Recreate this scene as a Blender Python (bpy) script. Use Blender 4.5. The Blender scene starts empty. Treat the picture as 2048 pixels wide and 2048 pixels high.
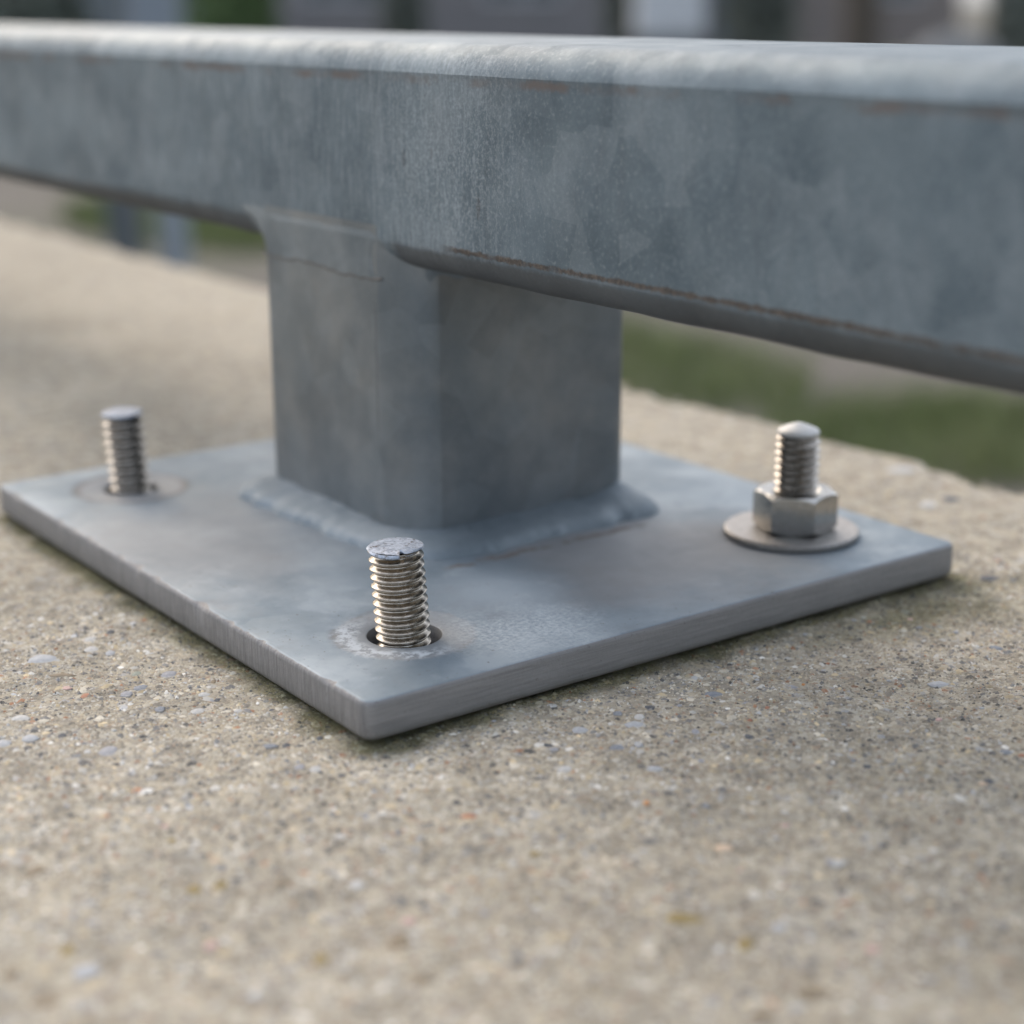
import bpy, math, random
import numpy as np
from mathutils import Matrix, Vector

# ------------------------------------------------------------------ camera
# lengths in the tables below are millimetres; MM turns them into metres
MM = 0.001
ZP = 10.0            # top of the base plate above the concrete
sc = bpy.context.scene
C = sc.collection

yaw, pitch, roll = 0.6306, 0.2876, -0.0039
fw = Vector((math.sin(yaw)*math.cos(pitch), math.cos(yaw)*math.cos(pitch), -math.sin(pitch)))
rt = Vector((math.cos(yaw), -math.sin(yaw), 0)); up = rt.cross(fw)
r2 = rt*math.cos(roll)+up*math.sin(roll); u2 = -rt*math.sin(roll)+up*math.cos(roll)
cam_d = bpy.data.cameras.new('camera'); cam = bpy.data.objects.new('camera', cam_d); C.objects.link(cam)
m = Matrix((r2, u2, -fw)).transposed().to_4x4()
m.translation = Vector((-165.25, -276.13, 134.80+ZP))*MM
cam.matrix_world = m
cam_d.sensor_width = 36; cam_d.sensor_fit = 'HORIZONTAL'; cam_d.lens = 3456.7/2048*36
cam_d.clip_start = 0.005; cam_d.clip_end = 2000
cam_d.dof.use_dof = True; cam_d.dof.focus_distance = 0.379; cam_d.dof.aperture_fstop = 7.6
cam_d.dof.aperture_blades = 0
sc.camera = cam

# ------------------------------------------------------------------ light
SUN_EL, SUN_AZ = math.radians(37), math.radians(8)      # azimuth from +Y towards +X
w = bpy.data.worlds.new('World'); sc.world = w; w.use_nodes = True
wn = w.node_tree; bg = wn.nodes['Background']
sky = wn.nodes.new('ShaderNodeTexSky'); sky.sky_type = 'NISHITA'; sky.sun_disc = False
sky.sun_elevation = SUN_EL; sky.sun_rotation = SUN_AZ
sky.altitude = 50; sky.air_density = 1.0; sky.dust_density = 5.0; sky.ozone_density = 1.0
cl = wn.nodes.new('ShaderNodeMix'); cl.data_type = 'RGBA'      # an even cloud layer over most of the sky
cl.inputs[0].default_value = 0.36; cl.inputs[7].default_value = (5.9, 6.3, 6.8, 1)
wn.links.new(sky.outputs[0], cl.inputs[6]); wn.links.new(cl.outputs[2], bg.inputs[0]); bg.inputs[1].default_value = 0.15
sd = bpy.data.lights.new('sun', 'SUN'); so = bpy.data.objects.new('sun', sd); C.objects.link(so)
sd.energy = 0.5; sd.angle = math.radians(170); sd.color = (1, .96, .9)
sdir = Vector((math.sin(SUN_AZ)*math.cos(SUN_EL), math.cos(SUN_AZ)*math.cos(SUN_EL), math.sin(SUN_EL)))
so.rotation_euler = sdir.to_track_quat('Z', 'Y').to_euler(); so.location = (0, 0, 5)
sc.view_settings.view_transform = 'Standard'; sc.view_settings.look = 'None'
sc.view_settings.exposure = 0.84; sc.view_settings.gamma = 1; sc.view_settings.use_curve_mapping = False
sc.render.engine = 'CYCLES'
sc.cycles.use_denoising = True
sc.cycles.max_bounces = 6; sc.cycles.diffuse_bounces = 3; sc.cycles.glossy_bounces = 4
sc.cycles.use_adaptive_sampling = True; sc.cycles.adaptive_threshold = 0.02

# ------------------------------------------------------------------ helpers
rng = np.random.default_rng(7)
random.seed(7)

class VN:
    """lattice value noise, any shape of input"""
    def __init__(s, seed): s.t = np.random.default_rng(seed).random((256, 256))
    def __call__(s, x, y):
        xi = np.floor(x).astype(int); yi = np.floor(y).astype(int)
        fx = x-xi; fy = y-yi; fx = fx*fx*(3-2*fx); fy = fy*fy*(3-2*fy)
        t = s.t
        a = t[xi & 255, yi & 255]; b = t[(xi+1) & 255, yi & 255]
        c = t[xi & 255, (yi+1) & 255]; d = t[(xi+1) & 255, (yi+1) & 255]
        return (a*(1-fx)+b*fx)*(1-fy)+(c*(1-fx)+d*fx)*fy-0.5
vn = [VN(k) for k in range(8)]
def fbm(x, y, k=0, o=3):
    r = 0; a = 1
    for i in range(o):
        r = r+a*vn[(k+i) % 8](x*2**i+17.3*i, y*2**i-9.1*i); a *= .5
    return r

def mesh_obj(name, V, F, mat, parent=None, smooth=False, mats=None, fmat=None, col=None):
    """V in mm (n,3); F list of tuples or an (n,k) array"""
    V = np.asarray(V, float)*MM
    me = bpy.data.meshes.new(name)
    if isinstance(F, np.ndarray):
        n, k = F.shape
        me.vertices.add(len(V)); me.vertices.foreach_set('co', V.ravel())
        me.loops.add(n*k); me.loops.foreach_set('vertex_index', F.ravel().astype(np.int32))
        me.polygons.add(n)
        me.polygons.foreach_set('loop_start', (np.arange(n)*k).astype(np.int32))
        me.polygons.foreach_set('loop_total', np.full(n, k, np.int32))
        me.update(calc_edges=True)
    else:
        me.from_pydata(V.tolist(), [], F); me.update()
    for mt in (mats or [mat]): me.materials.append(mt)
    if fmat is not None: me.polygons.foreach_set('material_index', np.asarray(fmat, np.int32))
    me.polygons.foreach_set('use_smooth', np.full(len(me.polygons), bool(smooth)))
    if col is not None:
        a = me.color_attributes.new('tint', 'FLOAT_COLOR', 'POINT')
        cc = np.ones((len(V), 4), np.float32); cc[:, :3] = col
        a.data.foreach_set('color', cc.ravel())
    me.update()
    o = bpy.data.objects.new(name, me); C.objects.link(o)
    if parent is not None: attach(o, parent)
    return o

BASE = {}
def attach(o, parent):
    o.parent = parent
    o.matrix_parent_inverse = Matrix.Translation(-Vector(BASE.get(parent.name, (0, 0, 0))))

def empty(name, loc_mm, label=None, cat=None, group=None):
    o = bpy.data.objects.new(name, None); C.objects.link(o)
    o.empty_display_size = .02
    o.location = Vector(loc_mm)*MM; BASE[o.name] = tuple(o.location)
    return tag(o, label, cat, group)

def tag(o, label=None, cat=None, group=None, kind=None):
    if label: o['label'] = label
    if cat: o['category'] = cat
    if group: o['group'] = group
    if kind: o['kind'] = kind
    return o

def grid_faces(nu, nv, wrap_u=False, wrap_v=False, flip=False):
    """quads of a (nu, nv) vertex grid stored u-major"""
    iu = np.arange(nu if wrap_u else nu-1); iv = np.arange(nv if wrap_v else nv-1)
    A, B = np.meshgrid(iu, iv, indexing='ij')
    A2 = (A+1) % nu; B2 = (B+1) % nv
    q = np.stack([A*nv+B, A2*nv+B, A2*nv+B2, A*nv+B2], -1).reshape(-1, 4)
    return q[:, ::-1].copy() if flip else q

def sharp(o, deg=35):
    me = o.data
    me.polygons.foreach_set('use_smooth', np.ones(len(me.polygons), bool))
    me.set_sharp_from_angle(angle=math.radians(deg))

def box(x0, x1, y0, y1, z0, z1, b=0):
    V = [(x, y, z) for z in (z0, z1) for x, y in ((x0, y0), (x1, y0), (x1, y1), (x0, y1))]
    F = [(3, 2, 1, 0), (4, 5, 6, 7), (0, 1, 5, 4), (1, 2, 6, 5), (2, 3, 7, 6), (3, 0, 4, 7)]
    return V, F

# ------------------------------------------------------------------ node helpers
class G:
    def __init__(s, name):
        s.m = bpy.data.materials.new(name); s.m.use_nodes = True
        s.nt = s.m.node_tree; s.b = s.nt.nodes['Principled BSDF']
        tc = s.nt.nodes.new('ShaderNodeTexCoord')
        mp = s.nt.nodes.new('ShaderNodeMapping'); mp.inputs['Scale'].default_value = (1000, 1000, 1000)
        s.nt.links.new(tc.outputs['Object'], mp.inputs['Vector']); s.P = mp.outputs[0]
    def put(s, sock, v):
        if isinstance(v, bpy.types.NodeSocket): s.nt.links.new(v, sock)
        elif isinstance(v, tuple) and len(v) == 3 and sock.type == 'RGBA': sock.default_value = (*v, 1)
        else: sock.default_value = v
    def scale(s, v, k):
        n = s.nt.nodes.new('ShaderNodeVectorMath'); n.operation = 'MULTIPLY'
        s.put(n.inputs[0], v); n.inputs[1].default_value = k; return n.outputs[0]
    def noise(s, sc, det=3, ro=.55, v=None, dist=0.0):
        n = s.nt.nodes.new('ShaderNodeTexNoise'); s.put(n.inputs['Vector'], v or s.P)
        n.inputs['Scale'].default_value = sc; n.inputs['Detail'].default_value = det
        n.inputs['Roughness'].default_value = ro; n.inputs['Distortion'].default_value = dist
        return n.outputs['Fac']
    def vor(s, sc, v=None, feature='F1', out='Color'):
        n = s.nt.nodes.new('ShaderNodeTexVoronoi'); n.feature = feature
        s.put(n.inputs['Vector'], v or s.P); n.inputs['Scale'].default_value = sc
        return n.outputs[out]
    def math(s, op, a, b=0.0, c=None, clamp=False):
        n = s.nt.nodes.new('ShaderNodeMath'); n.operation = op; n.use_clamp = clamp
        s.put(n.inputs[0], a); s.put(n.inputs[1], b)
        if c is not None: s.put(n.inputs[2], c)
        return n.outputs[0]
    def rng(s, v, a, b, lo=0.0, hi=1.0, smooth=True):
        n = s.nt.nodes.new('ShaderNodeMapRange'); n.interpolation_type = 'SMOOTHSTEP' if smooth else 'LINEAR'
        s.put(n.inputs['Value'], v); n.inputs['From Min'].default_value = a; n.inputs['From Max'].default_value = b
        n.inputs['To Min'].default_value = lo; n.inputs['To Max'].default_value = hi; return n.outputs[0]
    def mix(s, f, a, b, mode='MIX'):
        n = s.nt.nodes.new('ShaderNodeMix'); n.data_type = 'RGBA'; n.blend_type = mode
        s.put(n.inputs[0], f); s.put(n.inputs[6], a); s.put(n.inputs[7], b); return n.outputs[2]
    def dist(s, p, v=None):
        n = s.nt.nodes.new('ShaderNodeVectorMath'); n.operation = 'DISTANCE'
        s.put(n.inputs[0], v or s.P); n.inputs[1].default_value = p; return n.outputs['Value']
    def xyz(s, v=None):
        n = s.nt.nodes.new('ShaderNodeSeparateXYZ'); s.put(n.inputs[0], v or s.P); return n.outputs
    def ramp(s, f, stops, interp='LINEAR'):
        n = s.nt.nodes.new('ShaderNodeValToRGB'); n.color_ramp.interpolation = interp
        e = n.color_ramp.elements
        while len(e) < len(stops): e.new(.5)
        for el, (p, c) in zip(e, stops): el.position = p; el.color = (*c, 1)
        s.put(n.inputs[0], f); return n.outputs[0]
    def bump(s, h, d, nrm=None, st=1.0):
        n = s.nt.nodes.new('ShaderNodeBump'); s.put(n.inputs['Height'], h)
        n.inputs['Distance'].default_value = d*MM; n.inputs['Strength'].default_value = st
        if nrm is not None: s.put(n.inputs['Normal'], nrm)
        return n.outputs[0]
    def out(s, col, rough=.5, metal=0.0, nrm=None, spec=None):
        s.put(s.b.inputs['Base Color'], col); s.put(s.b.inputs['Roughness'], rough)
        s.put(s.b.inputs['Metallic'], metal)
        if nrm is not None: s.put(s.b.inputs['Normal'], nrm)
        if spec is not None: s.b.inputs['Specular IOR Level'].default_value = spec
        return s.m

def galv(name, extra=None, dark=(.083, .112, .133), light=(.158, .196, .219), streak=.3, speck=.5, rough=.46, metal=.8, fine=.05):
    g = G(name); x, y, z = g.xyz()
    big = g.noise(.035, 4, .6)
    col = g.mix(g.rng(big, .3, .72), dark, light)
    sp = g.nt.nodes.new('ShaderNodeSeparateColor'); g.put(sp.inputs[0], g.vor(.085, v=g.P))
    col = g.mix(g.math('MULTIPLY', g.rng(sp.outputs[0], .35, .95), .22), col, (.28, .315, .335))
    st = g.noise(1, 4, .65, v=g.scale(g.P, (.22, .22, .03)))
    col = g.mix(g.math('MULTIPLY', g.rng(st, .52, .75), streak), col, (.085, .102, .115))
    fz = g.noise(.9, 5, .75)
    col = g.mix(g.math('MULTIPLY', g.rng(fz, .5, .72), speck), col, (.30, .335, .35))
    col = g.mix(g.math('MULTIPLY', g.rng(fz, .48, .3), speck*.7), col, (.10, .12, .135))
    ro = g.math('MULTIPLY_ADD', g.noise(.12, 3), .3, rough-.15)
    me = metal
    nrm = g.bump(g.noise(.10, 3, .6), .07, st=.6)
    nrm = g.bump(g.noise(1.3, 4, .7), fine, nrm)
    if extra: 
        for mask, c, mv, rv in extra(g):
            col = g.mix(mask, col, c)
            me = g.mix(mask, me if isinstance(me, bpy.types.NodeSocket) else (me, me, me), (mv, mv, mv))
            ro = g.mix(mask, ro, (rv, rv, rv))
    return g.out(col, ro, me, nrm)

# ------------------------------------------------------------------ materials
XF, ZB, ZT, RB, WB = 61.96, 79.54+ZP, 117.36+ZP, 8.1, 80.0
RUST = (.17, .085, .045)
def beam_extra(g):
    x, y, z = g.xyz()
    nz = g.math('MULTIPLY_ADD', g.noise(.25, 4, .7), 3.0, -1.5)
    zz = g.math('ADD', z, nz)
    inface = g.rng(x, XF+3, XF+2.2, 0, 1)
    d = g.math('ABSOLUTE', g.math('SUBTRACT', z, ZB-.45))
    wd = g.math('MULTIPLY_ADD', g.noise(.35, 5, .8), 2.6, -.75)
    line = g.math('MULTIPLY', g.rng(g.math('SUBTRACT', d, wd), .35, -.25), g.rng(g.noise(.07, 3, .6), .28, .46))
    gate = g.rng(y, 66, 55)
    line = g.math('MULTIPLY', line, gate)
    line = g.math('MULTIPLY', line, inface)
    d2 = g.math('ABSOLUTE', g.math('SUBTRACT', zz, ZT))
    top = g.math('MULTIPLY', g.rng(d2, 1.6, .2), g.rng(g.noise(.05, 3), .42, .6))
    top = g.math('MULTIPLY', g.math('MULTIPLY', top, inface), .75)
    # two dark runs on the zinc
    def run(yc, zc, hw, hh):
        a = g.math('DIVIDE', g.math('SUBTRACT', g.math('ADD', y, g.math('MULTIPLY_ADD', g.noise(.5, 3), 1.2, -.6)), yc), hw)
        b = g.math('DIVIDE', g.math('SUBTRACT', z, zc), hh)
        r = g.math('ADD', g.math('MULTIPLY', a, a), g.math('MULTIPLY', b, b))
        return g.math('MULTIPLY', g.math('MULTIPLY', g.rng(r, 1.1, .4), inface), .75)
    o = [(run(78.5, 108.8, .75, 2.6), (.04, .046, .052), .2, .6), (run(47.7, 99.8, .85, 3.2), (.045, .05, .055), .2, .6),
         (run(66.5, 110.5, .5, 1.6), (.09, .10, .11), .4, .6)]
    # fine white bloom on the zinc near the post
    bl = g.math('MULTIPLY', g.rng(g.noise(1.15, 5, .8), .47, .62), g.rng(g.dist((XF, 62, 112)), 46, 6))
    o.append((g.math('MULTIPLY', g.math('MULTIPLY', bl, inface), .55), (.34, .375, .395), .3, .6))
    grime_shade = g.math('MULTIPLY', g.rng(g.math('MULTIPLY_ADD', g.noise(.12, 4, .7), 2.4, g.math('ADD', z, -1.2)), ZB-.6, ZB-2.6), g.math('MULTIPLY', g.math('MULTIPLY_ADD', g.noise(.05, 3), .35, .55), g.rng(g.math('ABSOLUTE', g.math('SUBTRACT', y, 122)), 34, 40)))  # brown grime, with the dark of the underside painted into the lower bend
    # fine pale and dark runs where water drains off the top
    st2 = g.noise(1, 4, .7, v=g.scale(g.P, (.5, .75, .085)))
    reg = g.math('MULTIPLY', g.math('MULTIPLY', g.rng(y, 18, 60), g.rng(y, 330, 150)), inface)
    o.append((g.math('MULTIPLY', g.math('MULTIPLY', g.rng(st2, .5, .66), reg), .4), (.30, .335, .355), .3, .65))
    o.append((g.math('MULTIPLY', g.math('MULTIPLY', g.rng(st2, .45, .32), reg), .35), (.07, .085, .098), .4, .6))
    # soft pale clouds further along
    cl_ = g.math('MULTIPLY', g.rng(g.noise(.075, 4, .6, v=g.scale(g.P, (1, 1, .6))), .52, .70), inface)
    o.append((g.math('MULTIPLY', cl_, .2), (.27, .30, .32), .4, .6))
    o.append((grime_shade, (.062, .058, .054), .15, .75))
    o.append((top, (.14, .105, .085), .1, .8))
    o.append((line, g.mix(g.rng(g.noise(1.1, 4, .8), .38, .62), (.05, .043, .038), (.115, .09, .07)), 0.0, .9))
    return o
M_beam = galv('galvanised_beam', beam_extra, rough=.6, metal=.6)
g = G('dirty_seam'); M_seam = g.out(g.mix(g.noise(.4, 4, .7), (.085, .08, .075), (.15, .135, .12)), .8)
M_facew = galv('galvanised_face_weld', None, dark=(.125, .15, .167), light=(.215, .237, .25), streak=.12, speck=.2, rough=.48, metal=.7)
def post_extra(g):
    x, y, z = g.xyz()
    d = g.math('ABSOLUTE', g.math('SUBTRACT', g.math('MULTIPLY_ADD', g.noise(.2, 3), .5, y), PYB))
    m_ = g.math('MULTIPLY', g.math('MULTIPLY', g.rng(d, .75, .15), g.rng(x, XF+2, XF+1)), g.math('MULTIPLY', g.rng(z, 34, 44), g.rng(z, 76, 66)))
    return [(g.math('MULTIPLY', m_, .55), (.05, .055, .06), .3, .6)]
PYB = 93.4
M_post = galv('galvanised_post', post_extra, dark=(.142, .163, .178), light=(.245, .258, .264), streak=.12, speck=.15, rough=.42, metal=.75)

HOLES = [(28.0, 29.3), (150.8, 31.3), (29.9, 178.2), (150.8, 178.0)]
def plate_extra(g):
    x, y, z = g.xyz(); o = []
    pt = g.noise(.055, 5, .65); o.append((g.math('MULTIPLY', g.rng(pt, .5, .66), .32), (.41, .45, .475), .2, .7)); o.append((g.math('MULTIPLY', g.rng(pt, .47, .32), .4), (.17, .185, .20), .3, .6))
    o.append((g.math('MULTIPLY', g.rng(g.noise(.75, 3, .6), .66, .74), .8), (.10, .085, .075), .1, .8))
    # warm dust film between post and right-hand bolt
    n = g.noise(.03, 4, .6)
    d = g.dist((108, 40, ZP))
    o.append((g.math('MULTIPLY', g.rng(g.math('MULTIPLY_ADD', n, 50, g.math('ADD', d, -25)), 52, 14), .62), (.235, .215, .20), .25, .7))
    d = g.dist((24, 120, ZP))
    o.append((g.math('MULTIPLY', g.rng(g.math('MULTIPLY_ADD', n, 60, g.math('ADD', d, -30)), 62, 14), .45), (.25, .235, .225), .3, .65))
    fz = g.noise(1.2, 5, .8)
    # washer marks round the holes
    for i, (hx, hy) in enumerate(HOLES[:3:2]):
        d = g.dist((hx, hy, ZP))
        wob = g.math('MULTIPLY_ADD', g.noise(.25, 3), 2.2, g.math('ADD', d, -1.1))
        disc = g.math('MULTIPLY', g.rng(wob, 16.6, 15.2), .5)
        o.append((disc, (.30, .285, .275) if i == 0 else (.37, .345, .33), .2, .65))
        ring = g.math('MULTIPLY', g.rng(g.math('ABSOLUTE', g.math('SUBTRACT', wob, 15.6)), 2.2, .3), g.rng(g.noise(.10, 4, .7), .46 if i == 0 else .30, .66 if i == 0 else .5))
        o.append((g.math('MULTIPLY', ring, .6), (.15, .13, .11), .1, .8))
    # white zinc bloom around the near hole
    d = g.dist((HOLES[0][0], HOLES[0][1], ZP)); dw = g.math('MULTIPLY_ADD', g.noise(.2, 4, .7), 7, g.math('ADD', d, -3.5))
    side = g.rng(g.math('ADD', x, g.math('MULTIPLY', y, .35)), 44, 30)
    crust = g.math('MULTIPLY', g.math('MULTIPLY', g.rng(g.math('ABSOLUTE', g.math('SUBTRACT', dw, 13)), 3.6, .6), side), g.rng(g.noise(.55, 5, .7), .42, .56))
    o.append((g.math('MULTIPLY', crust, .8), (.56, .59, .61), 0.0, .85))
    d = g.dist((50, 15, ZP))
    bl = g.math('MULTIPLY', g.rng(g.math('MULTIPLY_ADD', g.noise(.07, 4, .65), 34, g.math('ADD', d, -17)), 26, 2), g.rng(g.noise(.9, 5, .8), .28, .70))
    o.append((g.math('MULTIPLY', bl, .75), (.52, .56, .585), 0.0, .85))
    d = g.dist((60, 40, ZP))
    bl = g.rng(g.math('MULTIPLY_ADD', g.noise(.07, 4, .65), 30, g.math('ADD', d, -15)), 24, 2)
    o.append((g.math('MULTIPLY', bl, .35), (.50, .54, .57), 0.0, .8))
    # brown dirt left against the weld
    d = g.math('ABSOLUTE', g.math('SUBTRACT', y, g.math('MULTIPLY_ADD', g.noise(.13, 4, .7), 9, 57.0)))
    br = g.math('MULTIPLY', g.rng(d, 2.6, .3), g.math('MULTIPLY', g.rng(x, 58, 66), g.rng(x, 132, 118)))
    br = g.math('MULTIPLY', br, g.rng(g.noise(.11, 3), .38, .55))
    o.append((g.math('MULTIPLY', br, .8), (.13, .095, .075), 0.0, .9))
    return o
M_plate = galv('galvanised_plate', plate_extra, dark=(.155, .196, .228), light=(.262, .306, .34), streak=.0, speck=.14, rough=.6, metal=.4, fine=.02)
def side_mat(name, sc, lo, hi):
    g = G(name)
    st = g.noise(1, 4, .7, v=g.scale(g.P, sc))
    col = g.mix(g.rng(st, .3, .7), lo, hi)
    col = g.mix(g.math('MULTIPLY', g.rng(g.noise(.9, 4, .8), .60, .70), .75), col, (.09, .075, .065))
    x, y, z = g.xyz()
    dirt = g.math('MULTIPLY', g.rng(g.math('MULTIPLY_ADD', g.noise(.2, 4, .7), 4, z), 5.0, 2.6), .5)
    col = g.mix(dirt, col, (.15, .13, .105))
    nrm = g.bump(st, .07); nrm = g.bump(g.noise(.5, 4, .7), .15, nrm)
    return g.out(col, .6, .25, nrm)
M_cut_streaky = side_mat('plate_edge_rolled', (.06, .06, 1.6), (.20, .195, .193), (.265, .258, .253))
M_cut_sawn = side_mat('plate_edge_sawn', (1.0, 1.5, .10), (.155, .151, .149), (.25, .242, .238))
M_weld = galv('galvanised_weld', dark=(.15, .182, .205), light=(.235, .268, .292), streak=.1, speck=.3, rough=.6, metal=.4, fine=.12)

def steel(name, a, b, rough, stain=.5):
    g = G(name)
    n = g.noise(.8, 4, .7)
    col = g.mix(g.rng(n, .3, .7), a, b)
    col = g.mix(g.math('MULTIPLY', g.rng(g.noise(.5, 4, .75), .56, .72), stain), col, (.16, .11, .06))
    ro = g.math('MULTIPLY_ADD', g.noise(1.2, 3), .2, rough-.1)
    return g.out(col, ro, 1.0, g.bump(g.noise(3, 3, .6), .02))
M_stud = steel('stainless_tea_stained', (.29, .25, .20), (.45, .41, .36), .24, .5)
M_stud_grey = steel('stainless_grey', (.25, .23, .205), (.40, .37, .335), .3, .4)
M_nut = steel('stainless_nut', (.35, .345, .33), (.43, .425, .41), .24, .05)
M_washer = steel('stainless_washer', (.24, .228, .217), (.33, .318, .305), .5, .15)
g = G('oxidised_cut')
n = g.noise(.9, 5, .75)
M_cut = g.out(g.mix(g.rng(g.noise(.5, 4, .75), .52, .66), g.mix(g.rng(n, .35, .65), (.25, .285, .34), (.50, .54, .61)), (.085, .062, .05)), .5, .45, g.bump(n, .1))
g = G('bright_cut'); M_bright = g.out(g.mix(g.noise(.6, 3), (.42, .42, .41), (.54, .54, .53)), .5, .4)

# concrete
def concrete_mat(name, tinted=False):
    g = G(name)
    at = g.nt.nodes.new('ShaderNodeAttribute'); at.attribute_name = 'tint'
    if tinted:
        col = g.mix(g.math('MULTIPLY', g.rng(g.noise(1.5, 3, .6), .35, .65), .25), at.outputs['Color'], (.52, .47, .38))
        return g.out(col, .85, 0, g.bump(g.noise(2.5, 3, .6), .06), .3)
    big = g.noise(.012, 5, .6)
    col = g.mix(g.rng(big, .32, .68), (.45, .40, .31), (.54, .485, .395))
    s2 = g.nt.nodes.new('ShaderNodeSeparateColor'); g.put(s2.inputs[0], g.vor(.42))
    pal2 = g.ramp(s2.outputs[0], [(0, (.50, .44, .34)), (.2, (.60, .56, .48)), (.42, (.38, .33, .26)), (.58, (.29, .275, .26)), (.7, (.55, .46, .33)), (.8, (.44, .44, .45)), (.9, (.66, .63, .58)), (.96, (.40, .27, .19))], 'CONSTANT')
    col = g.mix(g.math('MULTIPLY', g.rng(s2.outputs[1], .1, .8), .7), col, pal2)
    mid = g.noise(.14, 4, .65)
    col = g.mix(g.math('MULTIPLY', g.rng(mid, .45, .62), .8), col, (.27, .24, .195))
    sp = g.nt.nodes.new('ShaderNodeSeparateColor'); g.put(sp.inputs[0], g.vor(1.15))
    pal = g.ramp(sp.outputs[0], [(0, (.48, .42, .33)), (.28, (.62, .57, .47)), (.5, (.38, .32, .24)), (.66, (.26, .245, .235)), (.78, (.58, .49, .35)), (.88, (.70, .68, .64)), (.95, (.36, .21, .13))], 'CONSTANT')
    col = g.mix(g.math('MULTIPLY', g.rng(sp.outputs[1], .2, .9), .6), col, pal)
    fz = g.noise(1.6, 4, .75)
    col = g.mix(g.math('MULTIPLY', g.rng(fz, .46, .3), .6), col, (.22, .195, .16))
    col = g.mix(1.0, col, at.outputs['Color'], 'MULTIPLY')
    nrm = g.bump(g.vor(1.15, feature='F1', out='Distance'), -.22)
    nrm = g.bump(fz, .30, nrm)
    return g.out(col, .9, 0, nrm, .25)
M_conc = concrete_mat('weathered_concrete'); M_grain = concrete_mat('sand_grain', True)

# ------------------------------------------------------------------ setting: wall top
WX0, WX1 = -150.0, 267.5
def stain(x, y):
    """algae and dirt that settled along the plate: 0..1"""
    dx = np.maximum(np.maximum(-x, x-179), 0); dy = np.maximum(np.maximum(-y, y-206), 0)
    d = np.hypot(dx, dy)
    n = fbm(x/9, y/9, 1)
    a = np.clip(1.15-(d+n*5)/5.5, 0, 1)**1.2
    b = np.clip(1.35-np.hypot((x-154)/36, (y+9)/15)-fbm(x/6, y/6, 2)*.6, 0, 1)*.8
    return np.clip(np.maximum(a*.9, b), 0, 1)
def ctint(x, y):
    s = stain(x, y)[..., None]
    base = np.ones(x.shape+(3,))
    n = fbm(x/45, y/45, 4)[..., None]
    base = base*(.90+.18*n)*np.array([1.01, 1., .975])
    base = base*(1-s)+s*np.array([.27, .28, .165])
    return base
def cheight(x, y):
    return fbm(x/18, y/18, 3)*.9+fbm(x/4, y/4, 5)*.45

wall = empty('concrete_wall', (58, 500, -750), 'weathered sandy concrete wall under the galvanised rail plate', 'wall')
ys = np.concatenate([np.arange(-420, -180, 12), np.arange(-180, 330, 1.7), np.arange(330, 700, 4), np.arange(700, 2400, 14), [2600., 3200, 4200, 6000]])
xs = np.concatenate([np.arange(WX0, 200, 1.9), np.arange(200, WX1-3, 1.5)])
X, Y = np.meshgrid(xs, ys, indexing='ij')
Z = cheight(X, Y)
edge = WX1+fbm(X*0+3, Y/30, 6)*7+fbm(X*0, Y/7, 2)*3
chip = np.clip(fbm(Y/26, X*0+5, 0)-.12, 0, 1)*16
dd = np.clip((X-(edge-6-chip*1.2))/(6+chip*1.2), 0, 1)
X = np.where(X > WX1-60, np.minimum(X, edge), X)
Z = Z-dd**2*(3+chip)
# sides go down to the ground
col_near = [np.stack([np.full_like(ys, WX0-.5)+fbm(ys/9, ys*0+z, 1)*2, ys, np.full_like(ys, z)], -1) for z in (-760, -200, -20, -4)]
zz = [-6, -14, -40, -120, -300, -760]
col_far = [np.stack([edge[-1]+1.0+fbm(ys/9, ys*0+z/9, 2)*2.5, ys, np.full_like(ys, float(z))], -1) for z in zz]
top = np.stack([X, Y, Z], -1)
allc = np.concatenate([np.stack(col_near), top, np.stack(col_far)], 0)
nu, nv = allc.shape[:2]
tint = np.clip(ctint(allc[..., 0], allc[..., 1]), 0, 2)
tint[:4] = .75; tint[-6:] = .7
o = mesh_obj('wall_body', allc.reshape(-1, 3), grid_faces(nu, nv), M_conc, wall, True, col=tint.reshape(-1, 3))

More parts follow.
